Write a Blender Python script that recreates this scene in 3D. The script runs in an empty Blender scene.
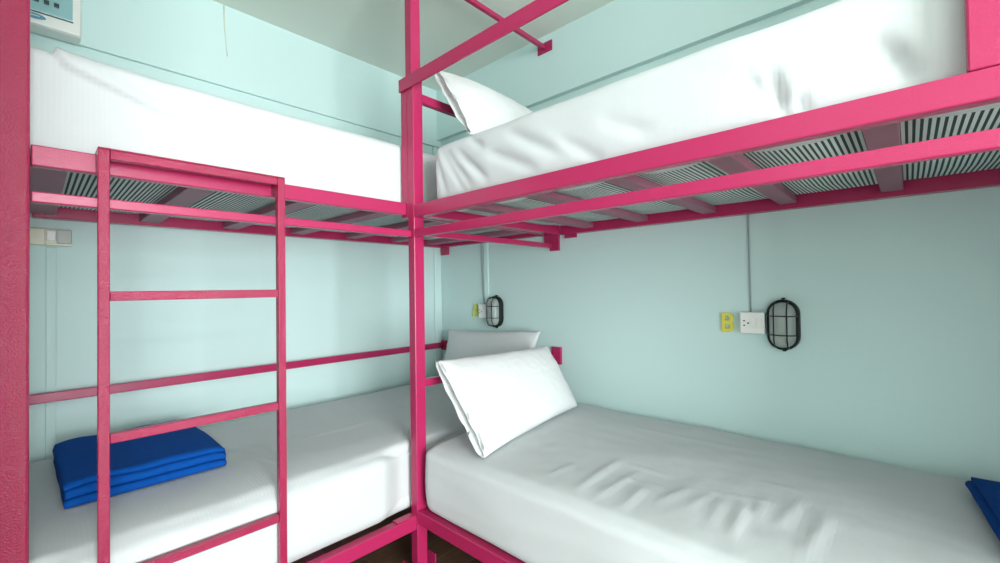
import bpy, bmesh, math, random
from mathutils import Vector, Matrix, noise
random.seed(7)
scene = bpy.context.scene
COL = scene.collection
H = 1.10            # camera height above the floor; heights below are given from the camera's eye level

# ------------------------------------------------------------------ camera
cd = bpy.data.cameras.new('camera')
cd.sensor_width = 36.0
cd.lens = 36.0 * 436.77 / 1000.0
cd.clip_start = 0.02
cam = bpy.data.objects.new('camera', cd)
r_ = Vector((0.68407249, -0.72927415, -0.01428423))
u_ = Vector((-0.00170867, -0.02118526, 0.99977411))
f_ = Vector((0.72941203, 0.68389356, 0.01573834))
cam.matrix_world = Matrix(((r_.x, u_.x, -f_.x, 0), (r_.y, u_.y, -f_.y, 0), (r_.z, u_.z, -f_.z, H), (0, 0, 0, 1)))
COL.objects.link(cam)
scene.camera = cam

# ------------------------------------------------------------------ view, world, light
scene.view_settings.view_transform = 'Standard'
scene.view_settings.look = 'None'
scene.view_settings.gamma = 1.0
scene.view_settings.use_curve_mapping = False
scene.view_settings.exposure = 0.80

world = bpy.data.worlds.new('daylight')
world.use_nodes = True
world.node_tree.nodes['Background'].inputs[0].default_value = (0.93, 0.97, 1.0, 1)
world.node_tree.nodes['Background'].inputs[1].default_value = 1.0
scene.world = world

def area(name, loc, direction, sx, sy, power, color):
    l = bpy.data.lights.new(name, 'AREA')
    l.shape = 'RECTANGLE'; l.size = sx; l.size_y = sy; l.energy = power; l.color = color
    o = bpy.data.objects.new(name, l)
    o.location = loc
    o.rotation_euler = Vector(direction).to_track_quat('-Z', 'Z').to_euler()
    COL.objects.link(o)
    return o
# room outline
XL, XR, YF, YB = -1.60, 1.95, -2.70, 2.40      # left side, right wall, window wall, left-hand wall of the picture
PX, PY = 1.06, -0.64                            # corner of the unseen wall added to shade the right side
CEIL = 1.385 + H
WX0, WX1, WZ0, WZ1 = -1.10, 0.40, -0.98 + H, 0.90 + H
area('window_daylight', ((WX0 + WX1) / 2, YF - 0.03, (WZ0 + WZ1) / 2), (0, 1, 0), WX1 - WX0, WZ1 - WZ0, 128, (0.95, 0.98, 1.0))


# ------------------------------------------------------------------ materials
def lin(c):
    return tuple(((v / 255) / 12.92 if v / 255 <= 0.04045 else ((v / 255 + 0.055) / 1.055) ** 2.4) for v in c)

def mat(name, rgb, rough=0.5, metal=0.0, spec=0.5, bump=None, var=None, coat=0.0, trans=0.0, sheen=0.0):
    m = bpy.data.materials.new(name); m.use_nodes = True
    nt = m.node_tree; b = nt.nodes['Principled BSDF']
    b.inputs['Base Color'].default_value = (*rgb, 1)
    b.inputs['Roughness'].default_value = rough
    b.inputs['Metallic'].default_value = metal
    b.inputs['Specular IOR Level'].default_value = spec
    b.inputs['Coat Weight'].default_value = coat
    b.inputs['Coat Roughness'].default_value = 0.15
    b.inputs['Transmission Weight'].default_value = trans
    b.inputs['Sheen Weight'].default_value = sheen
    tc = nt.nodes.new('ShaderNodeTexCoord')
    if var:
        sc_, amt, rgb2 = var
        n = nt.nodes.new('ShaderNodeTexNoise'); n.inputs['Scale'].default_value = sc_; n.inputs['Detail'].default_value = 4
        nt.links.new(tc.outputs['Object'], n.inputs['Vector'])
        ramp = nt.nodes.new('ShaderNodeMapRange')
        ramp.inputs['From Min'].default_value = 0.35; ramp.inputs['From Max'].default_value = 0.65
        ramp.inputs['To Max'].default_value = amt
        nt.links.new(n.outputs['Fac'], ramp.inputs['Value'])
        mx = nt.nodes.new('ShaderNodeMix'); mx.data_type = 'RGBA'
        mx.inputs['A'].default_value = (*rgb, 1); mx.inputs['B'].default_value = (*rgb2, 1)
        nt.links.new(ramp.outputs['Result'], mx.inputs['Factor'])
        nt.links.new(mx.outputs['Result'], b.inputs['Base Color'])
    if bump:
        sc_, strength, dist = bump
        n = nt.nodes.new('ShaderNodeTexNoise'); n.inputs['Scale'].default_value = sc_; n.inputs['Detail'].default_value = 3
        nt.links.new(tc.outputs['Object'], n.inputs['Vector'])
        bp = nt.nodes.new('ShaderNodeBump'); bp.inputs['Strength'].default_value = strength; bp.inputs['Distance'].default_value = dist
        nt.links.new(n.outputs['Fac'], bp.inputs['Height'])
        nt.links.new(bp.outputs['Normal'], b.inputs['Normal'])
    return m

WALL = (0.60, 0.785, 0.76)
M = {}
M['wall'] = mat('teal_wall_paint', WALL, 0.55, spec=0.3, bump=(55, 0.06, 0.004), var=(1.3, 0.25, (0.575, 0.76, 0.735)))
M['bounce_wall'] = mat('pale_bounce_wall', (0.78, 0.84, 0.82), 0.6, spec=0.3, bump=(55, 0.06, 0.004))  # unseen walls, made paler than the teal to bounce more fill light
M['ceiling'] = mat('ceiling_paint', (0.75, 0.80, 0.73), 0.7, spec=0.2, bump=(30, 0.05, 0.004))
M['trim'] = mat('pale_trim_plastic', (0.62, 0.82, 0.79), 0.4)
M['pink'] = mat('magenta_gloss_paint', (0.42, 0.020, 0.098), 0.24, spec=0.5, bump=(300, 0.22, 0.002), var=(14, 0.3, (0.42, 0.019, 0.094)))
M['pink_dimmed'] = mat('magenta_orange_peel_dimmed', (0.34, 0.012, 0.066), 0.14, spec=0.38, bump=(300, 0.9, 0.0022), var=(14, 0.3, (0.28, 0.010, 0.054)))  # same paint as pink; base darkened for the dim left side, bumpier for glints
M['slat'] = mat('slat_mauve', (0.29, 0.11, 0.16), 0.5, spec=0.4, bump=(120, 0.2, 0.001))  # one even mauve, greyer than the frame's magenta
M['plastic'] = mat('white_plastic', (0.82, 0.84, 0.80), 0.35)
M['cream'] = mat('cream_plastic', (0.66, 0.66, 0.50), 0.35)
M['grey_plastic'] = mat('grey_plastic', (0.42, 0.46, 0.42), 0.35)
M['black'] = mat('black_plastic', (0.006, 0.014, 0.013), 0.5, spec=0.3)
M['hole'] = mat('dark_slot', (0.02, 0.02, 0.02), 0.6)
M['cable'] = mat('grey_cable', (0.30, 0.38, 0.37), 0.5)
M['beige'] = mat('beige_cable', (0.60, 0.66, 0.55), 0.5)
M['yellow'] = mat('yellow_foam', (0.74, 0.68, 0.09), 0.55, bump=(200, 0.1, 0.001))
M['lime'] = mat('lime_yellow_foam', (0.66, 0.72, 0.14), 0.55, bump=(200, 0.1, 0.001))
M['towel'] = mat('royal_blue_terry', (0.003, 0.078, 0.36), 0.9, spec=0.1, bump=(420, 0.7, 0.003), var=(60, 0.5, (0.003, 0.060, 0.29)))
M['navy'] = mat('dark_blue_terry', (0.003, 0.060, 0.27), 0.9, spec=0.1, bump=(420, 0.7, 0.003), var=(60, 0.5, (0.003, 0.045, 0.21)))
M['bulb'] = mat('lamp_inner_white', (0.62, 0.66, 0.62), 0.4)
M['tint'] = mat('breaker_cover_tint', (0.30, 0.52, 0.54), 0.15, spec=0.6)
M['tint_dark'] = mat('breaker_switch_dark', (0.03, 0.07, 0.07), 0.3)
M['badge'] = mat('blue_badge', (0.10, 0.30, 0.44), 0.25)
M['window_white'] = mat('window_frame_white', (0.8, 0.8, 0.8), 0.4)

def glass_mat():
    m = mat('ribbed_lamp_glass', (0.66, 0.75, 0.71), 0.16, trans=0.55, bump=(90, 0.25, 0.002))
    m.node_tree.nodes['Principled BSDF'].inputs['IOR'].default_value = 1.3
    return m
M['glass'] = glass_mat()

def wood_mat():
    m = mat('dark_brown_boards', (0.06, 0.033, 0.02), 0.4, spec=0.4)
    nt = m.node_tree; b = nt.nodes['Principled BSDF']
    tc = nt.nodes.new('ShaderNodeTexCoord')
    br = nt.nodes.new('ShaderNodeTexBrick')
    br.inputs['Scale'].default_value = 1.0
    br.inputs['Brick Width'].default_value = 0.62; br.inputs['Row Height'].default_value = 0.11
    br.inputs['Mortar Size'].default_value = 0.002
    br.inputs['Color1'].default_value = (0.15, 0.085, 0.05, 1); br.inputs['Color2'].default_value = (0.075, 0.042, 0.026, 1)
    br.inputs['Mortar'].default_value = (0.16, 0.10, 0.065, 1)
    nt.links.new(tc.outputs['Object'], br.inputs['Vector'])
    mp = nt.nodes.new('ShaderNodeMapping'); mp.inputs['Scale'].default_value = (3, 40, 3)
    nt.links.new(tc.outputs['Object'], mp.inputs['Vector'])
    n = nt.nodes.new('ShaderNodeTexNoise'); n.inputs['Scale'].default_value = 2.0; n.inputs['Detail'].default_value = 6
    nt.links.new(mp.outputs['Vector'], n.inputs['Vector'])
    mx = nt.nodes.new('ShaderNodeMix'); mx.data_type = 'RGBA'; mx.blend_type = 'MULTIPLY'
    mx.inputs['Factor'].default_value = 0.7
    nt.links.new(br.outputs['Color'], mx.inputs['A']); nt.links.new(n.outputs['Color'], mx.inputs['B'])
    g = nt.nodes.new('ShaderNodeMix'); g.data_type = 'RGBA'; g.blend_type = 'MULTIPLY'
    g.inputs['Factor'].default_value = 1; g.inputs['B'].default_value = (1.6, 1.6, 1.6, 1)
    nt.links.new(mx.outputs['Result'], g.inputs['A'])
    nt.links.new(g.outputs['Result'], b.inputs['Base Color'])
    return m
M['wood'] = wood_mat()

def sheet_mat(name, rgb, axis, freq=620.0, strength=0.12):
    # white cotton with a fine woven rib running one way
    m = mat(name, rgb, 0.75, spec=0.2, sheen=0.1)
    nt = m.node_tree; b = nt.nodes['Principled BSDF']
    tc = nt.nodes.new('ShaderNodeTexCoord')
    w = nt.nodes.new('ShaderNodeTexWave'); w.wave_type = 'BANDS'; w.bands_direction = axis
    w.inputs['Scale'].default_value = freq / 20.0; w.inputs['Distortion'].default_value = 1.2; w.inputs['Detail'].default_value = 2
    nt.links.new(tc.outputs['Object'], w.inputs['Vector'])
    n = nt.nodes.new('ShaderNodeTexNoise'); n.inputs['Scale'].default_value = 35; n.inputs['Detail'].default_value = 4
    nt.links.new(tc.outputs['Object'], n.inputs['Vector'])
    b1 = nt.nodes.new('ShaderNodeBump'); b1.inputs['Strength'].default_value = strength; b1.inputs['Distance'].default_value = 0.002
    b2 = nt.nodes.new('ShaderNodeBump'); b2.inputs['Strength'].default_value = 0.10; b2.inputs['Distance'].default_value = 0.006
    nt.links.new(w.outputs['Fac'], b1.inputs['Height'])
    nt.links.new(n.outputs['Fac'], b2.inputs['Height'])
    nt.links.new(b1.outputs['Normal'], b2.inputs['Normal'])
    nt.links.new(b2.outputs['Normal'], b.inputs['Normal'])
    return m
SHEET = (0.59, 0.63, 0.632)
M['sheet_x'] = sheet_mat('white_sheet_ribbed', SHEET, 'X')
M['sheet_y'] = sheet_mat('white_sheet_ribbed_cross', SHEET, 'Y', strength=0.05)
M['pillowcase'] = sheet_mat('white_pillowcase', (0.72, 0.75, 0.745), 'Y', strength=0.03)
M['pillowcase_grey'] = sheet_mat('off_white_pillowcase', (0.70, 0.74, 0.735), 'Y', strength=0.03)

def ticking_mat(name, axis, pitch=0.0112):
    m = mat(name, (0.6, 0.68, 0.66), 0.8, spec=0.15)
    nt = m.node_tree; b = nt.nodes['Principled BSDF']
    tc = nt.nodes.new('ShaderNodeTexCoord')
    sp = nt.nodes.new('ShaderNodeSeparateXYZ'); nt.links.new(tc.outputs['Object'], sp.inputs['Vector'])
    d = nt.nodes.new('ShaderNodeMath'); d.operation = 'DIVIDE'; d.inputs[1].default_value = pitch
    nt.links.new(sp.outputs[axis], d.inputs[0])
    fr = nt.nodes.new('ShaderNodeMath'); fr.operation = 'FRACT'; nt.links.new(d.outputs[0], fr.inputs[0])
    gt = nt.nodes.new('ShaderNodeMath'); gt.operation = 'GREATER_THAN'; gt.inputs[1].default_value = 0.55
    nt.links.new(fr.outputs[0], gt.inputs[0])
    mx = nt.nodes.new('ShaderNodeMix'); mx.data_type = 'RGBA'
    mx.inputs['A'].default_value = (0.70, 0.77, 0.74, 1); mx.inputs['B'].default_value = (0.035, 0.075, 0.072, 1)
    nt.links.new(gt.outputs[0], mx.inputs['Factor'])
    nt.links.new(mx.outputs['Result'], b.inputs['Base Color'])
    return m
M['tick_y'] = ticking_mat('striped_ticking', 'Y')
M['tick_x'] = ticking_mat('striped_ticking_cross', 'X')

# ------------------------------------------------------------------ helpers
def link(name, bm, material, parent=None, loc=(0, 0, 0), smooth=False, rot=None):
    """bm holds absolute coordinates; the object's origin goes to loc (absolute)."""
    me = bpy.data.meshes.new(name)
    loc = Vector(loc)
    bmesh.ops.translate(bm, verts=bm.verts, vec=-loc)
    bmesh.ops.recalc_face_normals(bm, faces=bm.faces)
    bm.to_mesh(me); bm.free()
    for p in me.polygons: p.use_smooth = smooth
    mats = material if isinstance(material, (list, tuple)) else [material]
    for mm in mats: me.materials.append(mm)
    o = bpy.data.objects.new(name, me)
    COL.objects.link(o)
    if parent is not None:
        o.parent = parent
        base = Vector((0, 0, 0)); q = parent
        while q is not None: base += q.location; q = q.parent
        o.location = loc - base
    else:
        o.location = loc
    return o

def tag(o, label=None, cat=None, group=None, kind=None):
    if label: o['label'] = label
    if cat: o['category'] = cat
    if group: o['group'] = group
    if kind: o['kind'] = kind
    return o

def thing(name, label, cat, loc, group=None):
    o = bpy.data.objects.new(name, None)
    o.empty_display_size = 0.05
    o.location = loc
    COL.objects.link(o)
    return tag(o, label, cat, group)

def add_box(bm, x0, x1, y0, y1, z0, z1, bev=0.0, seg=2):
    v = [bm.verts.new((x, y, z)) for x in (x0, x1) for y in (y0, y1) for z in (z0, z1)]
    q = [(0, 1, 3, 2), (4, 6, 7, 5), (0, 4, 5, 1), (2, 3, 7, 6), (0, 2, 6, 4), (1, 5, 7, 3)]
    fs = [bm.faces.new([v[i] for i in f]) for f in q]
    if bev > 0:
        es = set(e for f in fs for e in f.edges)
        bmesh.ops.bevel(bm, geom=list(es), offset=bev, segments=seg, profile=0.5, affect='EDGES')
    return bm

def box(name, lo, hi, material, parent=None, bev=0.003, seg=2, smooth=False):
    bm = bmesh.new()
    add_box(bm, lo[0], hi[0], lo[1], hi[1], lo[2], hi[2], bev, seg)
    c = [(lo[i] + hi[i]) / 2 for i in range(3)]
    return link(name, bm, material, parent, c, smooth)

def zb(name, x0, x1, y0, y1, z0, z1, material, parent=None, bev=0.003):
    """box with heights measured from eye level"""
    return box(name, (x0, y0, z0 + H), (x1, y1, z1 + H), material, parent, bev)

def tube(bm, pts, r, n=8, closed=False):
    rings = []
    P = [Vector(p) for p in pts]
    for i, p in enumerate(P):
        if closed:
            d = (P[(i + 1) % len(P)] - P[i - 1]).normalized()
        else:
            d = (P[min(i + 1, len(P) - 1)] - P[max(i - 1, 0)]).normalized()
        a = d.orthogonal().normalized() if i == 0 else (a - d * a.dot(d)).normalized()
        b = d.cross(a)
        rings.append([bm.verts.new(p + a * r * math.cos(2 * math.pi * k / n) + b * r * math.sin(2 * math.pi * k / n)) for k in range(n)])
    m = len(rings)
    for i in range(m if closed else m - 1):
        A, B = rings[i], rings[(i + 1) % m]
        for k in range(n):
            bm.faces.new((A[k], A[(k + 1) % n], B[(k + 1) % n], B[k]))
    if not closed:
        bm.faces.new(rings[0][::-1]); bm.faces.new(rings[-1])
    return bm

# ------------------------------------------------------------------ room shell
def structure(name, bm, material):
    o = link(name, bm, material); o['kind'] = 'structure'; return o

T = 0.12
bm = bmesh.new(); add_box(bm, XL - T, XR + T, YF - T, YB + T, -0.1, 0.0); structure('floor', bm, M['wood'])
bm = bmesh.new(); add_box(bm, XL - T, XR + T, YF - T, YB + T, CEIL, CEIL + 0.1); structure('ceiling', bm, M['ceiling'])
STEP = 0.018
STEPR = 0.032
ZL, ZR = 0.992 + H, 1.037 + H          # the upper boards stand proud of the lower wall
def stepped(n_axis):
    bm = bmesh.new()
    if n_axis == 'Y':
        add_box(bm, XL - T, XR + T, YB, YB + T, 0, ZL)
        add_box(bm, XL - T, XR + T, YB - STEP, YB + T, ZL, CEIL)
    else:
        add_box(bm, XR, XR + T, YF - T, YB, 0, ZR)
        add_box(bm, XR - STEPR, XR + T, YF - T, YB - STEP, ZR, CEIL)
    return bm
structure('wall_left', stepped('Y'), M['wall'])
structure('wall_right', stepped('X'), M['wall'])
bm = bmesh.new(); add_box(bm, XL - T, XL, YF - T, YB, 0, CEIL); structure('wall_side', bm, M['bounce_wall'])
bm = bmesh.new(); add_box(bm, -0.20, -0.086, 0.42, YB, 0, CEIL); structure('wall_end_blocker', bm, M['bounce_wall'])   # unseen wall added to keep window light off the left post
bm = bmesh.new()                                         # window wall with its opening
add_box(bm, XL, WX0, YF - T, YF, 0, CEIL); add_box(bm, WX1, PX, YF - T, YF, 0, CEIL)
add_box(bm, WX0, WX1, YF - T, YF, 0, WZ0); add_box(bm, WX0, WX1, YF - T, YF, WZ1, CEIL)
structure('wall_front', bm, M['bounce_wall'])
bm = bmesh.new(); add_box(bm, PX, XR, PY - 0.1, PY, 0, CEIL); add_box(bm, PX, PX + 0.1, YF - T, PY - 0.1, 0, CEIL)
structure('wall_corner_blocker', bm, M['bounce_wall'])  # unseen partition, added to cut window light at the right bunk's foot
bm = bmesh.new()
fw = 0.05
add_box(bm, WX0, WX0 + fw, YF - 0.10, YF - 0.05, WZ0, WZ1); add_box(bm, WX1 - fw, WX1, YF - 0.10, YF - 0.05, WZ0, WZ1)
add_box(bm, WX0 + fw, WX1 - fw, YF - 0.10, YF - 0.05, WZ0, WZ0 + fw); add_box(bm, WX0 + fw, WX1 - fw, YF - 0.10, YF - 0.05, WZ1 - fw, WZ1)
structure('window_1', bm, M['window_white'])
# surface trunking: in the corner, beside the second cable, and on the left wall
bm = bmesh.new(); add_box(bm, 1.890, 1.9485, YB - 0.014, YB - 0.0005, 0.35, ZL - 0.002, 0.003); structure('trim_1', bm, M['trim'])
bm = bmesh.new(); add_box(bm, XR - 0.010, XR - 0.0005, 1.922, 1.957, -0.085 + H, ZR - 0.002, 0.002); structure('trim_2', bm, M['trim'])
bm = bmesh.new(); add_box(bm, 0.030, 0.058, YB - 0.012, YB - 0.0005, 0.2, 0.18 + H, 0.002); structure('trim_3', bm, M['wall'])

# ------------------------------------------------------------------ bunk frames
PK, SL = M['pink'], M['slat']
X0 = 1.008                                   # outer face of the right bunk
YA = 1.398                                   # outer face of the left bunk's posts

LF = thing('bunk_bed', 'magenta steel double bunk bed along the left wall, ladder leaning on it', 'bunk bed', (0.95, 1.9, 0))
zb('post', X0, X0 + 0.047, YA, YA + 0.040, -H + 0.012, 0.841, PK, LF)                      # shared corner post
zb('post', X0, X0 + 0.047, YA + 0.041, YA + 0.082, 0.285, 0.841, PK, LF)                   # upper tube behind it
zb('post', -0.075, -0.007, YA, YA + 0.055, -H + 0.012, 1.36, M['pink_dimmed'], LF, 0.005)
# feet
def shoe(cx, cy, w):
    bm = bmesh.new()
    add_box(bm, cx - w, cx + w, cy - 0.035, cy + 0.035, 0.0, 0.011, 0.001)
    add_box(bm, cx - w, cx - w + 0.006, cy - 0.03, cy + 0.03, 0.011, 0.055, 0.001)
    add_box(bm, cx + w - 0.006, cx + w, cy - 0.03, cy + 0.03, 0.011, 0.055, 0.001)
    link('foot_bracket', bm, PK, LF, (cx, cy, 0))
shoe(X0 + 0.0235, YA + 0.02, 0.058); shoe(-0.041, YA + 0.0275, 0.058)
# upper deck
zb('side_beam', -0.006, X0 - 0.001, 1.446, 1.474, 0.295, 0.343, PK, LF)
zb('side_beam', X0 + 0.048, 1.932, 1.446, 1.474, 0.290, 0.338, PK, LF)
zb('side_beam', -0.006, 1.932, 2.325, 2.372, 0.285, 0.345, PK, LF)
zb('end_beam', -0.084, -0.052, 1.478, 2.372, 0.285, 0.335, PK, LF)
zb('end_beam', 1.896, 1.932, 1.478, 2.320, 0.285, 0.335, PK, LF)
zb('lower_rail', -0.006, X0 - 0.001, 1.412, 1.436, 0.206, 0.231, PK, LF)
zb('lower_rail', X0 + 0.048, 1.932, 1.412, 1.436, 0.215, 0.240, PK, LF)
for x in (0.022, 0.330, 0.630, 0.935, 1.235, 1.535, 1.80):
    zb('slat', x - 0.033, x + 0.033, 1.476, 2.323, 0.2965, 0.322, SL, LF, 0.002)
# lower deck
zb('side_beam', -0.006, X0 - 0.001, 1.400, 1.436, -0.922, -0.872, PK, LF)
zb('side_beam', X0 + 0.048, 1.932, 1.410, 1.436, -0.922, -0.872, PK, LF)
zb('side_beam', -0.006, 1.932, 2.330, 2.372, -0.922, -0.872, PK, LF)
zb('end_beam', -0.084, -0.052, 1.454, 2.372, -0.922, -0.872, PK, LF)
for x in (0.20, 0.65, 1.15, 1.65):
    zb('slat', x - 0.033, x + 0.033, 1.4365, 2.3295, -0.918, -0.896, SL, LF, 0.002)
# small welded gussets where the lower beam meets the corner post
zb('weld_plate', X0 - 0.085, X0 - 0.002, 1.402, 1.436, -0.8715, -0.867, PK, LF, 0.001)
# rails
zb('wall_rail', -0.080, 1.925, 2.350, 2.374, -0.402, -0.366, PK, LF)
zb('head_rail', X0 + 0.048, 1.932, 1.408, 1.434, -0.386, -0.357, PK, LF)
zb('head_rail', X0 + 0.048, 1.932, 1.412, 1.438, 0.750, 0.785, PK, LF)
tr = zb('top_rail', -0.006, 1.911, 1.424, 1.446, 1.306, 1.328, PK, LF)
def plate(x0, x1, y0, y1, z0, z1, parent):
    return zb('wall_plate', x0, x1, y0, y1, z0, z1, PK, parent, 0.0012)
plate(1.9115, 1.9172, 1.384, 1.482, 1.288, 1.345, tr)
plate(1.933, 1.9494, 1.377, 1.474, 0.228, 0.312, LF)
plate(1.933, 1.9494, 1.378, 1.436, 0.200, 0.2275, LF)
plate(1.933, 1.9494, 1.376, 1.436, -0.415, -0.322, LF)
plate(1.926, 1.9494, 2.318, 2.372, -0.418, -0.352, LF)
plate(1.933, 1.9494, 2.300, 2.372, 0.235, 0.318, LF)

RF = thing('bunk_bed', 'magenta steel double bunk bed along the right wall, guard rail on its upper deck', 'bunk bed', (1.5, 0.4, 0))
FOOT = -0.585
zb('side_beam', X0, X0 + 0.032, FOOT, 1.397, 0.281, 0.331, PK, RF)
zb('side_beam', 1.896, 1.936, FOOT, 1.340, 0.278, 0.334, PK, RF)
zb('end_beam', X0 + 0.033, 1.895, 1.340, 1.388, 0.281, 0.331, PK, RF)
zb('end_beam', X0 + 0.033, 1.895, FOOT, FOOT + 0.04, 0.281, 0.331, PK, RF)
zb('lower_rail', X0, X0 + 0.022, FOOT, 1.397, 0.204, 0.235, PK, RF)
for y in (1.165, 0.885, 0.595, 0.322, 0.038, -0.25, -0.53):
    zb('slat', X0 + 0.034, 1.894, y - 0.030, y + 0.024, 0.295, 0.319, SL, RF, 0.002)
zb('guard_rail', X0 - 0.009, X0 - 0.0005, -0.125, 1.481, 0.790, 0.841, PK, RF, 0.002)
zb('guard_post', X0, X0 + 0.026, -0.125, -0.074, 0.332, 0.841, PK, RF)
zb('post', X0 + 0.002, X0 + 0.047, 1.408, 1.450, 0.8425, 1.3055, PK, RF)
zb('side_beam', X0, X0 + 0.035, FOOT, 1.397, -0.900, -0.850, PK, RF)
zb('side_beam', 1.900, 1.936, FOOT, 1.340, -0.900, -0.850, PK, RF)
zb('end_beam', X0 + 0.036, 1.899, 1.345, 1.385, -0.900, -0.850, PK, RF)
for y in (1.0, 0.45, -0.1, -0.5):
    zb('slat', X0 + 0.036, 1.899, y - 0.03, y + 0.03, -0.882, -0.855, SL, RF, 0.002)
zb('post', X0, X0 + 0.047, FOOT - 0.048, FOOT - 0.001, -H + 0.002, 0.84, PK, RF)
plate(1.9365, 1.9494, 1.268, 1.340, 0.262, 0.336, RF)
plate(1.9365, 1.9494, 1.268, 1.340, -0.900, -0.850, RF)

# ladder hooked over the left bunk's beam
LD = thing('ladder', 'magenta steel ladder hooked on the upper beam of the left bunk', 'ladder', (0.313, 1.40, 0))
YL = 1.389
for x in (0.102, 0.504):
    s_ = zb('side_rail', x, x + 0.0215, YL, YL + 0.0225, -H + 0.003, 0.345, M['pink_dimmed'], LD, 0.002)
    zb('rubber_foot', x - 0.001, x + 0.0225, YL - 0.001, YL + 0.0235, -H + 0.0005, -H + 0.0028, M['black'], s_, 0.0)
zb('top_bar', 0.124, 0.5035, YL, YL + 0.0225, 0.323, 0.345, M['pink_dimmed'], LD, 0.002)
for z in (0.006, -0.333, -0.668, -0.99):
    zb('rung', 0.124, 0.5035, YL + 0.0005, YL + 0.022, z - 0.023, z, M['pink_dimmed'], LD, 0.002)
bm = bmesh.new()
add_box(bm, 0.102, 0.5255, YL, 1.474, 0.3455 + H, 0.349 + H, 0.0008)
link('hook_plate', bm, M['pink_dimmed'], LD, (0.313, 1.43, 0.347 + H))
for x in (0.102, 0.504):
    zb('hook_bracket', x, x + 0.0215, YL + 0.023, 1.4445, 0.300, 0.345, M['pink_dimmed'], LD, 0.002)

# ------------------------------------------------------------------ mattresses
def grid_box(lo, hi, r, step, disp=None, faces='xXyYzZ', skip=None):
    """rounded box from regular grids; disp(p, n) returns an offset along n"""
    bm = bmesh.new()
    lo, hi = Vector(lo), Vector(hi)
    n = [max(2, int(round((hi[i] - lo[i]) / step))) for i in range(3)]
    cache = {}
    def vert(i, j, k):
        key = (i, j, k)
        if key in cache: return cache[key]
        p = Vector((lo[0] + (hi[0] - lo[0]) * i / n[0], lo[1] + (hi[1] - lo[1]) * j / n[1], lo[2] + (hi[2] - lo[2]) * k / n[2]))
        c = Vector([min(max(p[a], lo[a] + r), hi[a] - r) for a in range(3)])
        d = (p - c)
        d.normalize()
        q = c + d * r
        if disp: q = q + d * disp(q, d)
        cache[key] = bm.verts.new(q)
        return cache[key]
    def quad(a, b, c, d):
        bm.faces.new((vert(*a), vert(*b), vert(*c), vert(*d)))
    for ax, lab in ((0, 'xX'), (1, 'yY'), (2, 'zZ')):
        u, v = [a for a in range(3) if a != ax]
        for side in (0, 1):
            if lab[side] not in faces: continue
            for i in range(n[u]):
                for j in range(n[v]):
                    def idx(a, b):
                        t = [0, 0, 0]; t[ax] = n[ax] * side; t[u] = a; t[v] = b; return tuple(t)
                    quad(idx(i, j), idx(i + 1, j), idx(i + 1, j + 1), idx(i, j + 1))
    return bm

def seg_ridge(u, v, s, w):
    """height 0..1 of a soft crease along the segment s=(u0,v0,u1,v1)"""
    du, dv = s[2] - s[0], s[3] - s[1]
    L2 = du * du + dv * dv
    t = ((u - s[0]) * du + (v - s[1]) * dv) / L2
    if t < -0.3 or t > 1.3: return 0.0
    dist = abs((u - s[0]) * dv - (v - s[1]) * du) / math.sqrt(L2)
    if dist > 3 * w: return 0.0
    fade = math.exp(-((t - 0.5) / 0.5) ** 4)
    return math.exp(-(dist / w) ** 2) * fade

def nz(p, s, off=0.0):
    return noise.noise(Vector((p.x * s + off, p.y * s + off, p.z * s)))

def mattress(label, lo, hi, r, step, disp, m):
    lo = (lo[0], lo[1], lo[2] + H); hi = (hi[0], hi[1], hi[2] + H)
    c = ((lo[0] + hi[0]) / 2, (lo[1] + hi[1]) / 2, lo[2])
    root = thing('mattress', label, 'mattress', c, None)
    bm = grid_box(lo, hi, r, step, disp)
    link('fitted_sheet', bm, m, root, c, True)
    return root

# lower right
RIDGES_RL = [((1.334, 0.723, 1.347, 0.553), .006, .006), ((1.232, 0.696, 1.257, 0.532), .006, .006), ((1.309, 0.435, 1.357, 0.259), .005, .006),
             ((1.473, 0.347, 1.482, 0.239), .004, .006), ((1.098, 0.723, 1.341, 0.727), .009, .018), ((1.127, 0.838, 1.224, 0.823), .007, .012),
             ((1.10, 0.655, 1.30, 0.64), .007, .016), ((1.09, 0.576, 1.22, 0.58), .008, .014), ((1.123, 0.317, 1.293, 0.332), .009, .016), ((1.151, 0.372, 1.283, 0.385), .007, .014),
             ((1.25, 0.298, 1.36, 0.296), .006, .010), ((1.241, 0.242, 1.421, 0.229), .008, .016), ((1.172, 0.511, 1.298, 0.476), .007, .014),
             ((1.15, 0.18, 1.38, 0.16), .007, .018), ((1.18, 0.44, 1.30, 0.42), .006, .012), ((1.70, 0.9, 1.74, 0.4), .003, .02)]
def ease(t):
    t = max(0.0, min(1.0, t)); return t * t * (3 - 2 * t)
def d_rl(p, n):
    top = 0.004 * nz(p, 5) + 0.0015 * nz(p, 16) + 0.006 * math.exp(-((p.x - 1.5) / 0.3) ** 2)
    for s, a, w in RIDGES_RL: top += 0.70 * a * seg_ridge(p.x, p.y, s, 0.75 * w)
    top -= 0.014 * max(0.0, min(1.0, (1.20 - p.x) / 0.18)) ** 2
    front = 0.004 * nz(p, 4) + 0.0025 * noise.noise(Vector((p.y * 4, p.z * 22, 3))) + 0.006 * math.sin(max(0, min(1, (p.z - H + 0.86) / 0.27)) * math.pi)
    kt, kf = ease(n.z), ease(-n.x)
    return top * kt + front * kf + 0.002 * nz(p, 6) * (1 - max(kt, kf))
mattress('white sheeted mattress on the lower right bunk, creased on top', (1.016, FOOT + 0.02, -0.848), (1.930, 1.372, -0.590), 0.042, 0.0125, d_rl, M['sheet_y'])

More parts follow.
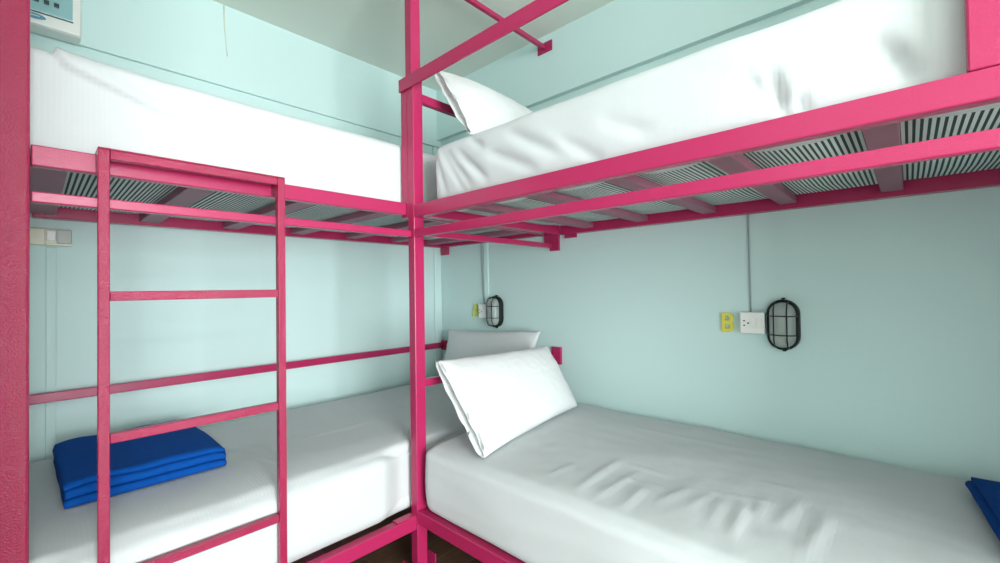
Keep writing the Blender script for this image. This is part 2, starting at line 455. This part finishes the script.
# lower left
RIDGES_LL = [((0.672, 1.795, 1.088, 1.797), .004, .006), ((1.155, 1.819, 1.29, 1.85), .004, .006), ((0.715, 1.91, 0.902, 1.877), .003, .007), ((0.3, 2.0, 0.6, 1.98), .002, .01)]
def d_ll(p, n):
    top = 0.004 * nz(p, 4) + 0.0015 * nz(p, 14)
    for s, a, w in RIDGES_LL: top += a * seg_ridge(p.x, p.y, s, w)
    top -= 0.016 * max(0.0, min(1.0, (1.62 - p.y) / 0.18)) ** 2
    front = -0.046 * (1 - ease((0.985 - p.x) / 0.12) * ease((p.x + 0.005) / 0.06)) * (1 if p.x < 1.02 else ease((1.40 - p.x) / 0.3)) + 0.004 * nz(p, 4, 7) + 0.0018 * noise.noise(Vector((p.x * 5, 1, p.z * 26)))
    kt, kf = ease(n.z), ease(-n.y)
    return top * kt + front * kf + (0.003 * nz(p, 6) if n.z > -0.5 else 0.0) * (1 - max(kt, kf))
mattress('white sheeted mattress on the lower left bunk, folded blue towel at its foot', (-0.045, 1.4170, -0.867), (1.925, 2.340, -0.594), 0.060, 0.0125, d_ll, M['sheet_x'])

# upper mattresses: the sheet wraps a little way under, the striped ticking shows between the slats
def sag(t, centres):
    d = min(abs(t - c) for c in centres)
    return 0.013 * max(0.0, min(1.0, (d - 0.045) / 0.06)) ** 0.6
SL_R = (1.165, 0.885, 0.595, 0.322, 0.038, -0.25, -0.53)
SL_L = (0.022, 0.330, 0.630, 0.935, 1.235, 1.535, 1.80)
CR_RU = [((1.13, 0.536, 1.055, 0.487), .007, .010), ((1.031, 0.461, 0.838, 0.371), .009, .016), ((0.939, 0.505, 0.737, 0.389), .008, .016),
         ((1.184, 0.495, 1.043, 0.378), .009, .014), ((1.298, 0.544, 1.159, 0.361), .006, .010), ((1.312, 0.526, 1.254, 0.361), .005, .008),
         ((1.251, 0.518, 1.117, 0.364), .007, .012), ((0.2, 0.445, 0.179, 0.347), .010, .009), ((0.249, 0.443, 0.193, 0.37), .008, .014),
         ((0.157, 0.379, 0.142, 0.345), .008, .007), ((0.017, 0.419, -0.015, 0.349), .012, .016), ((0.046, 0.446, 0.011, 0.395), .010, .022),
         ((0.601, 0.451, 0.462, 0.383), .005, .02), ((0.733, 0.429, 0.603, 0.348), .006, .015)]
def d_ru(p, n):
    h = 0.0
    z = p.z - H
    if n.x < -0.5:
        h += (0.004 * nz(p, 5) + 0.0025 * noise.noise(Vector((p.y * 7 - z * 9, z * 4, 2)))) * max(0.0, min(1.0, (z - 0.33) / 0.04))
        for s, a, w in CR_RU: h -= 1.4 * a * seg_ridge(p.y, z, s, w)
        h += 0.008 * math.sin(max(0, min(1, (z - 0.33) / 0.22)) * math.pi)
    elif n.z < -0.5:
        if 1.045 < p.x: h += sag(p.y, SL_R) * min(1, (p.x - 1.045) / 0.02, max(0, (1.885 - p.x) / 0.20))
    elif n.y > 0.5:
        h += 0.006 * noise.noise(Vector((p.x * 26, z * 4, 0)))
    else:
        h += 0.003 * nz(p, 5)
    return h
def d_lu(p, n):
    h = 0.0
    z = p.z - H
    if n.y < -0.5:
        h += 0.003 * nz(p, 4) + 0.0012 * noise.noise(Vector((p.x * 14, z * 3, 5)))
        x = p.x
        line = 0.582 - 0.9 * max(0, x - 0.03) + 0.0
        pts = ((0.0, 0.60), (0.038, 0.575), (0.052, 0.556), (0.132, 0.530), (0.214, 0.502), (0.353, 0.470), (0.6, 0.42))
        for (xa, za), (xb, zb_) in zip(pts, pts[1:]):
            if xa <= x <= xb: line = za + (zb_ - za) * (x - xa) / (xb - xa)
        k = max(0.0, min(1.0, (0.48 - x) / 0.30))
        if x > 0.036: h += 0.020 * k * max(0.0, min(1.0, (z - line + 0.006) / 0.012)) * math.exp(-max(0, z - line) / 0.07)
        h -= 0.004 * seg_ridge(x, z, (0.142, 0.567, 0.28, 0.51), 0.008)
    elif n.z < -0.5:
        if 1.492 < p.y: h += sag(p.x, SL_L) * min(1, (p.y - 1.492) / 0.02, max(0, (2.31 - p.y) / 0.20))
    else:
        h += 0.003 * nz(p, 5)
    return h

def upper_mattress(label, lo, hi, disp, msheet, mtick, bord, step=0.0125, r=0.03):
    lo = (lo[0], lo[1], lo[2] + H); hi = (hi[0], hi[1], hi[2] + H)
    c = ((lo[0] + hi[0]) / 2, (lo[1] + hi[1]) / 2, lo[2])
    root = thing('mattress', label, 'mattress', c)
    bm = grid_box(lo, hi, r, step, disp)
    bm.normal_update()
    tick = bmesh.new()
    doomed = []
    for f in bm.faces:
        q = f.calc_center_median()
        if q.z < lo[2] + 0.004 and abs(f.normal.z) > 0.8 and lo[0] + bord[0] < q.x < hi[0] - bord[1] and lo[1] + bord[2] < q.y < hi[1] - bord[3]:
            tick.faces.new([tick.verts.new(v.co) for v in f.verts]); doomed.append(f)
    bmesh.ops.delete(bm, geom=doomed, context='FACES')
    bmesh.ops.remove_doubles(tick, verts=tick.verts, dist=1e-5)
    link('fitted_sheet', bm, msheet, root, c, True)
    t = link('mattress_base', tick, mtick, root, c, True)
    t['label'] = 'striped ticking underside'
    return root
upper_mattress('white sheeted mattress on the upper right bunk, one pillow at its head', (1.052, FOOT + 0.045, 0.3202), (1.890, 1.325, 0.552), d_ru, M['sheet_y'], M['tick_y'], (0.112, 0.01, 0.02, 0.02))
upper_mattress('white sheeted mattress on the upper left bunk, no pillow in sight', (-0.048, 1.492, 0.3235), (1.890, 2.315, 0.592), d_lu, M['sheet_x'], M['tick_x'], (0.02, 0.02, 0.02, 0.01), 0.0085)

# ------------------------------------------------------------------ pillows
def pillow_point(corners, u, v, z):
    """corners: bottom-left, bottom-right, top-left, top-right; z is the height off the pillow's middle surface"""
    bl, br, tl, tr = corners
    a, b = (u + 1) / 2, (v + 1) / 2
    p = bl * (1 - a) * (1 - b) + br * a * (1 - b) + tl * (1 - a) * b + tr * a * b
    du = (br - bl) * (1 - b) + (tr - tl) * b
    dv = (tl - bl) * (1 - a) + (tr - br) * a
    return p + du.cross(dv).normalized() * z

def pillow_mesh(corners, t, seed=0, wr=0.004):
    bm = bmesh.new()
    nu, nv = 72, 48
    def f(u, v, side):
        a = max(0.0, 1 - abs(u) ** 2.6) * max(0.0, 1 - abs(v) ** 2.6)
        z = side * t / 2 * a ** 0.5
        x = u * (1 - 0.045 * (1 - abs(v) ** 3) * abs(u) ** 3)         # pulled-in edges, pointed corners
        y = v * (1 - 0.055 * (1 - abs(u) ** 3) * abs(v) ** 3)
        edge = abs(u) ** 3 + abs(v) ** 3
        z += wr * noise.noise(Vector((u * 4 + seed, v * 3, side * 3))) * (0.4 + edge) + 0.5 * wr * noise.noise(Vector((u * 11, v * 9 + seed, side)))
        return pillow_point(corners, x, y, z)
    rows = {}
    for side in (1, -1):
        for i in range(nu + 1):
            for j in range(nv + 1):
                rim = i in (0, nu) or j in (0, nv)
                rows[(side, i, j)] = rows[(1, i, j)] if rim and side == -1 else bm.verts.new(f(-1 + 2 * i / nu, -1 + 2 * j / nv, side))
        for i in range(nu):
            for j in range(nv):
                bm.faces.new([rows[(side, i, j)], rows[(side, i + 1, j)], rows[(side, i + 1, j + 1)], rows[(side, i, j + 1)]])
    return bm

def mouth_mesh(corners, gap, seed=0):
    """the open mouth of the pillowcase: a flattened sleeve round the pillow's left end"""
    bm = bmesh.new()
    n, m = 80, 6
    rings = []
    for k in range(m + 1):
        q = k / m
        ring = []
        for i in range(n):
            a = 2 * math.pi * i / n
            c, sd = math.cos(a), math.sin(a)
            v = math.copysign(abs(c) ** 0.7, c) * (0.952 + 0.03 * q)
            z = math.copysign(abs(sd) ** 0.8, sd) * gap * (0.8 + 0.35 * q) + 0.007 * q * noise.noise(Vector((v * 4 + seed, q * 2, sd)))
            u = -0.90 - 0.115 * q + 0.02 * q * noise.noise(Vector((v * 3, seed, sd * 2)))
            ring.append(bm.verts.new(pillow_point(corners, u, v, z)))
        rings.append(ring)
    for k in range(m):
        for i in range(n):
            bm.faces.new((rings[k][i], rings[k][(i + 1) % n], rings[k + 1][(i + 1) % n], rings[k + 1][i]))
    mid = sum((v.co for v in rings[-1]), Vector()) / n
    inner = [bm.verts.new(v.co + (mid - v.co) * 0.015) for v in rings[-1]]
    deep = [bm.verts.new(rings[2][i].co + (mid - rings[-1][i].co) * 0.02) for i in range(n)]
    for i in range(n):
        j = (i + 1) % n
        bm.faces.new((rings[-1][i], rings[-1][j], inner[j], inner[i]))
        bm.faces.new((inner[i], inner[j], deep[j], deep[i]))
    bm.faces.new(deep)
    return bm

def make_pillow(label, corners, t, m, gap, seed):
    corners = [Vector((x, y, z + H)) for x, y, z in corners]
    c = sum(corners, Vector()) / 4
    root = thing('pillow', label, 'pillow', c)
    link('pillowcase', pillow_mesh(corners, t, seed), m, root, c, True)
    if gap: link('pillowcase_mouth', mouth_mesh(corners, gap, seed), m, root, c, True)
    return root
make_pillow('bright white pillow leaning against the head rail of the lower right bunk',
            ((1.066, 1.085, -0.586), (1.775, 1.165, -0.566), (1.078, 1.358, -0.280), (1.745, 1.322, -0.285)), 0.14, M['pillowcase'], 0.016, 1)
make_pillow('greyish white pillow propped against the right wall on the lower left bunk',
            ((1.76, 2.185, -0.565), (1.78, 1.49, -0.565), (1.882, 2.236, -0.268), (1.882, 1.465, -0.232)), 0.11, M['pillowcase_grey'], 0, 5)
make_pillow('white pillow tilted against the head rail on the upper right bunk',
            ((1.115, 1.180, 0.575), (1.76, 1.14, 0.575), (1.112, 1.388, 0.892), (1.76, 1.350, 0.805)), 0.17, M['pillowcase'], 0.014, 9)

# ------------------------------------------------------------------ folded towels
def folded_towel(label, loc, yaw, lx, ly, layers, t, m, seed, group=None):
    """a cloth folded back and forth: the folds run along local x and show on the -y side"""
    g = 0.0012
    pitch = t + g
    r = pitch / 2
    path = []
    y0, y1 = -ly / 2 + r, ly / 2 - r
    for k in range(layers):
        z = t / 2 + k * pitch
        ys = [y0 + (y1 - y0) * i / 16 for i in range(17)]
        if k % 2 == 0: ys = ys[::-1]           # even layers run towards -y
        path += [(y, z) for y in ys]
        if k < layers - 1:
            ye = ys[-1]; sgn = -1 if k % 2 == 0 else 1
            for a in range(1, 6):
                an = -math.pi / 2 + math.pi * a / 6
                path.append((ye + sgn * r * math.cos(an), z + r + r * math.sin(an)))
    n = len(path)
    def nrm(i):
        a = path[max(i - 1, 0)]; b = path[min(i + 1, n - 1)]
        d = Vector((b[0] - a[0], b[1] - a[1])); d.normalize(); return Vector((-d.y, d.x))
    loop = []
    for i in range(n):
        q = nrm(i); loop.append((path[i][0] + q.x * t / 2, path[i][1] + q.y * t / 2))
    for i in range(n - 1, -1, -1):
        q = nrm(i); loop.append((path[i][0] - q.x * t / 2, path[i][1] - q.y * t / 2))
    bm = bmesh.new()
    nx = 40
    rings = []
    for i in range(nx + 1):
        s = i / nx * 2 - 1
        ring = []
        for k, (y, z) in enumerate(loop):
            li = z / (layers * pitch)
            end = abs(s) ** 8
            x = s * lx / 2 + 0.004 * noise.noise(Vector((y * 6, z * 60, seed + s)))
            # thin rounded ends, soft sag at the corners and over the top
            zz = z * (1 - 0.16 * end * (0.4 + abs(y) / ly)) + li * 0.006 * noise.noise(Vector((s * 2.2 + seed, y * 5, 0)))
            yy = y + 0.006 * li * noise.noise(Vector((s * 3, seed, z * 30))) * (1 if y < 0 else 0.5)
            ring.append(bm.verts.new((x, yy, max(0.0004, zz))))
        rings.append(ring)
    L = len(loop)
    for i in range(nx):
        for k in range(L):
            bm.faces.new((rings[i][k], rings[i][(k + 1) % L], rings[i + 1][(k + 1) % L], rings[i + 1][k]))
    # close the two ends between the cloth's two faces
    for ring in (rings[0], rings[-1]):
        for i in range(n - 1):
            bm.faces.new((ring[i], ring[i + 1], ring[L - 2 - i], ring[L - 1 - i]))
    me = bpy.data.meshes.new('towel')
    bmesh.ops.recalc_face_normals(bm, faces=bm.faces)
    bm.to_mesh(me); bm.free()
    for p in me.polygons: p.use_smooth = True
    me.materials.append(m)
    o = bpy.data.objects.new('towel', me); COL.objects.link(o)
    o.location = (loc[0], loc[1], loc[2] + H); o.rotation_euler = (0, 0, yaw)
    tag(o, label, 'towel', group)
    return o
folded_towel('bright blue towel folded flat on the lower left bunk behind the ladder', (0.247, 1.965, -0.590), math.radians(1), 0.39, 0.52, 5, 0.0125, M['towel'], 2)
folded_towel('dark blue folded towel at the picture edge on the lower right bunk', (1.585, -0.372, -0.580), math.radians(5), 0.40, 0.50, 4, 0.0115, M['navy'], 6)

# ------------------------------------------------------------------ things on the walls
def rounded_loop(w, h, n=12):
    """stadium outline, width w, height h (h > w)"""
    r = w / 2; s = h / 2 - r
    out = []
    for i in range(n + 1):
        a = math.pi * i / n; out.append((r * math.cos(a), s + r * math.sin(a)))
    for i in range(n + 1):
        a = math.pi + math.pi * i / n; out.append((r * math.cos(a), -s + r * math.sin(a)))
    return out

def bulkhead_lamp(label, y, z):
    root = thing('wall_lamp', label, 'wall lamp', (XR, y, z + H), 'bulkhead lamps over the lower bunks')
    c = (XR, y, z + H)
    def shell(prof, close=True, n=12):
        bm = bmesh.new(); rings = []
        for w, h, d in prof:
            rings.append([bm.verts.new((XR - d, y + a, z + H + b)) for a, b in rounded_loop(w, h, n)])
        L = len(rings[0])
        for A, B in zip(rings, rings[1:]):
            for k in range(L): bm.faces.new((A[k], A[(k + 1) % L], B[(k + 1) % L], B[k]))
        bm.faces.new(rings[0]); 
        if close: bm.faces.new(rings[-1])
        return bm
    link('lamp_base', shell([(0.100, 0.186, 0.0006), (0.104, 0.190, 0.004), (0.104, 0.190, 0.022), (0.100, 0.186, 0.030), (0.087, 0.173, 0.030), (0.087, 0.173, 0.024)]), M['black'], root, c, False)
    link('lamp_glass', shell([(0.086, 0.172, 0.0246), (0.085, 0.171, 0.040), (0.077, 0.162, 0.055), (0.060, 0.142, 0.064), (0.03, 0.10, 0.067)], n=12), M['glass'], root, c, True)
    bm = bmesh.new()
    tube(bm, [(XR - 0.040, y, z + H - 0.04), (XR - 0.040, y, z + H - 0.03), (XR - 0.040, y, z + H + 0.02), (XR - 0.040, y, z + H + 0.03)], 0.013, 12)
    link('bulb', bm, M['bulb'], root, c, True)
    cage = bmesh.new()
    R = 0.0022
    tube(cage, [(XR - 0.031, y + a, z + H + b) for a, b in rounded_loop(0.095, 0.181)], 0.0045, 8, closed=True)
    for a in (-0.020, 0.022):                         # two upright bars
        hh = 0.087
        tube(cage, [(XR - 0.034, y + a, z + H - hh), (XR - 0.060, y + a, z + H - hh + 0.007), (XR - 0.073, y + a, z + H - 0.055), (XR - 0.073, y + a, z + H + 0.055), (XR - 0.060, y + a, z + H + hh - 0.007), (XR - 0.034, y + a, z + H + hh)], R)
    for b in (-0.036, 0.034):                         # two cross bars
        tube(cage, [(XR - 0.034, y - 0.0475, z + H + b), (XR - 0.060, y - 0.041, z + H + b), (XR - 0.073, y - 0.024, z + H + b), (XR - 0.073, y + 0.024, z + H + b), (XR - 0.060, y + 0.041, z + H + b), (XR - 0.034, y + 0.0475, z + H + b)], R)
    link('wire_cage', cage, M['black'], root, c, True)
    for s in (1, -1):
        bm = bmesh.new(); add_box(bm, XR - 0.016, XR - 0.0006, y - 0.006, y + 0.006, z + H + s * 0.098 - 0.003, z + H + s * 0.098 + 0.003, 0.002)
        link('mounting_lug', bm, M['black'], root, (XR, y, z + H + s * 0.1))
    return root
bulkhead_lamp('black caged oval wall lamp in the middle of the right wall, right of the B', 0.350, -0.152)
bulkhead_lamp('black caged oval wall lamp near the corner, above the pillows', 1.852, -0.142)

def socket(label, y0, y1, z0, z1):
    root = thing('wall_socket', label, 'socket', (XR, (y0 + y1) / 2, (z0 + z1) / 2 + H), 'sockets beside the bulkhead lamps')
    zb('back_box', XR - 0.030, XR - 0.0006, y0 + 0.002, y1 - 0.002, z0 + 0.002, z1 - 0.002, M['plastic'], root, 0.003)
    f = zb('face_plate', XR - 0.037, XR - 0.0305, y0, y1, z0, z1, M['plastic'], root, 0.003)
    yc = y1 - (y1 - y0) * 0.27; zc = (z0 + z1) / 2
    for dy, dz, hy, hz in ((0.008, 0.008, 0.0035, 0.0022), (0.008, -0.010, 0.0035, 0.0022), (-0.006, -0.001, 0.003, 0.003)):
        zb('socket_hole', XR - 0.0378, XR - 0.0371, yc + dy - hy, yc + dy + hy, zc + dz - hz, zc + dz + hz, M['hole'], f, 0.0)
    for k in range(2):
        yb = y0 + (y1 - y0) * (0.13 + 0.23 * k)
        zb('switch', XR - 0.041, XR - 0.0371, yb, yb + (y1 - y0) * 0.2, zc - 0.018, zc + 0.018, M['plastic'], f, 0.0015)
    return root
socket('white wall socket between the yellow B and its lamp', 0.408, 0.494, -0.190, -0.108)
socket('white wall socket between the yellow A and the corner lamp', 1.906, 1.984, -0.184, -0.098)

def arc(cx, cz, rx, rz, a0, a1, n=10):
    return [(cx + rx * math.cos(a0 + (a1 - a0) * k / n), cz + rz * math.sin(a0 + (a1 - a0) * k / n)) for k in range(n + 1)]
STROKES = {      # letter shapes in a unit box: u to the right, w upwards
    'B': [[(0.12, 0.0), (0.12, 1.0)],
          [(0.12, 0.93), (0.5, 0.93)] + arc(0.5, 0.72, 0.38, 0.21, math.pi / 2, -math.pi / 2) + [(0.12, 0.51)],
          [(0.12, 0.51), (0.5, 0.51)] + arc(0.5, 0.29, 0.42, 0.22, math.pi / 2, -math.pi / 2) + [(0.12, 0.07)]],
    'A': [[(0.08, 0.0), (0.5, 1.0)], [(0.5, 1.0), (0.92, 0.0)], [(0.24, 0.34), (0.76, 0.34)]],
}
def letter(ch, label, y, z, w, h, stroke, m):
    bm = bmesh.new()
    hs = stroke / 2
    for d, line in enumerate(STROKES[ch]):
        pts = [Vector(((u - 0.5) * w, (v - 0.5) * h)) for u, v in line]
        n = len(pts); rows = []
        for i in range(n):
            t = (pts[min(i + 1, n - 1)] - pts[max(i - 1, 0)]).normalized()
            nn = Vector((-t.y, t.x)) * hs
            e = 0.0002 * d
            rows.append([bm.verts.new((XR - dx, y - q.x, z + H + q.y)) for dx, q in ((0.0006, pts[i] + nn), (0.0006, pts[i] - nn), (0.012 + e, pts[i] - nn), (0.012 + e, pts[i] + nn))])
        for A, B in zip(rows, rows[1:]):
            for k in range(4): bm.faces.new((A[k], A[(k + 1) % 4], B[(k + 1) % 4], B[k]))
        bm.faces.new(rows[0][::-1]); bm.faces.new(rows[-1])
    o = link('letter', bm, m, None, (XR, y, z + H))
    return tag(o, label, 'letter')
letter('B', 'yellow letter B stuck to the right wall beside the middle lamp', 0.547, -0.152, 0.040, 0.076, 0.0135, M['yellow'])
letter('A', 'yellow letter A stuck to the right wall beside the corner lamp', 2.038, -0.138, 0.056, 0.084, 0.013, M['lime'])

def cable(label, pts, r, m):
    bm = bmesh.new(); tube(bm, pts, r, 8)
    c = Vector(pts[-1])
    o = link('cable', bm, m, None, c, True)
    tag(o, label, 'cable')
    return o
cable('thin grey cable down the right wall to the middle socket', [(XR - 0.005, 0.464, 1.0 + H), (XR - 0.005, 0.464, 0.4 + H), (XR - 0.005, 0.463, 0.1 + H), (XR - 0.005, 0.462, -0.1075 + H)], 0.0032, M['cable'])
cable('thin grey cable down the right wall to the corner lamp', [(XR - 0.005, 1.985, 1.0 + H), (XR - 0.005, 1.985, 0.3 + H), (XR - 0.005, 1.972, -0.02 + H), (XR - 0.005, 1.962, -0.0965 + H)], 0.0034, M['cable'])
cable('thin beige cable hanging on the left wall just below the ceiling', [(0.622, YB - STEP - 0.003, CEIL - 0.003), (0.624, YB - STEP - 0.003, CEIL - 0.10), (0.634, YB - STEP - 0.003, CEIL - 0.22), (0.636, YB - STEP - 0.003, CEIL - 0.245)], 0.0024, M['beige'])

# breaker box on the upper left wall
BB = thing('breaker_box', 'white breaker box with tinted cover on the upper left wall', 'breaker box', (-0.04, YB - STEP, 0.985 + H))
yw = YB - STEP - 0.0006
zb('housing', -0.215, 0.122, yw - 0.075, yw, 0.985, 1.235, M['plastic'], BB, 0.006)
fr_ = zb('front_panel', -0.213, 0.120, yw - 0.085, yw - 0.0755, 0.987, 1.233, M['plastic'], BB, 0.004)
cv = zb('cover_window', -0.175, 0.098, yw - 0.089, yw - 0.0855, 1.033, 1.220, M['tint'], BB, 0.0015)
zb('cover_edge', -0.177, 0.100, yw - 0.088, yw - 0.0855, 1.0285, 1.0322, M['tint_dark'], BB, 0.0)
for k in range(9):
    x = -0.160 + 0.026 * k
    zb('switch', x, x + 0.014, yw - 0.094, yw - 0.0893, 1.066, 1.082, M['tint_dark'], cv, 0.001)
bm = bmesh.new()
v0 = []
for rr, d in ((1.0, 0.0855), (1.0, 0.0875), (0.8, 0.0885)):
    v0.append([bm.verts.new((-0.004 + 0.032 * rr * math.cos(a * math.pi / 16), yw - d, 1.014 + H + 0.010 * rr * math.sin(a * math.pi / 16))) for a in range(32)])
for A, B in zip(v0, v0[1:]):
    for k in range(32): bm.faces.new((A[k], A[(k + 1) % 32], B[(k + 1) % 32], B[k]))
bm.faces.new(v0[-1])
bd = link('badge', bm, M['badge'], BB, (-0.004, yw - 0.0855, 1.014 + H)); bd['label'] = 'blue oval badge'
zb('badge_stripe', -0.020, 0.012, yw - 0.0893, yw - 0.0886, 1.0135, 1.0160, M['trim'], bd, 0.0)

# switch panel on the left wall under the upper deck
SW = thing('switch_panel', 'cream wall switch panel under the upper left bunk by the thick post', 'switch', (0.0, YB, 0.215 + H))
yw = YB - 0.0006
zb('back_box', -0.150, 0.100, yw - 0.026, yw, 0.190, 0.250, M['cream'], SW, 0.003)
zb('face_plate', -0.150, 0.028, yw - 0.033, yw - 0.0265, 0.188, 0.250, M['cream'], SW, 0.003)
zb('switch', 0.031, 0.056, yw - 0.036, yw - 0.0265, 0.205, 0.243, M['plastic'], SW, 0.003)  # white colour stands in for the bright reflection on the middle plate
zb('blank_plate', 0.058, 0.099, yw - 0.031, yw - 0.0265, 0.196, 0.249, M['grey_plastic'], SW, 0.002)
zb('lower_lip', 0.030, 0.100, yw - 0.033, yw - 0.0265, 0.187, 0.1955, M['cream'], SW, 0.001)
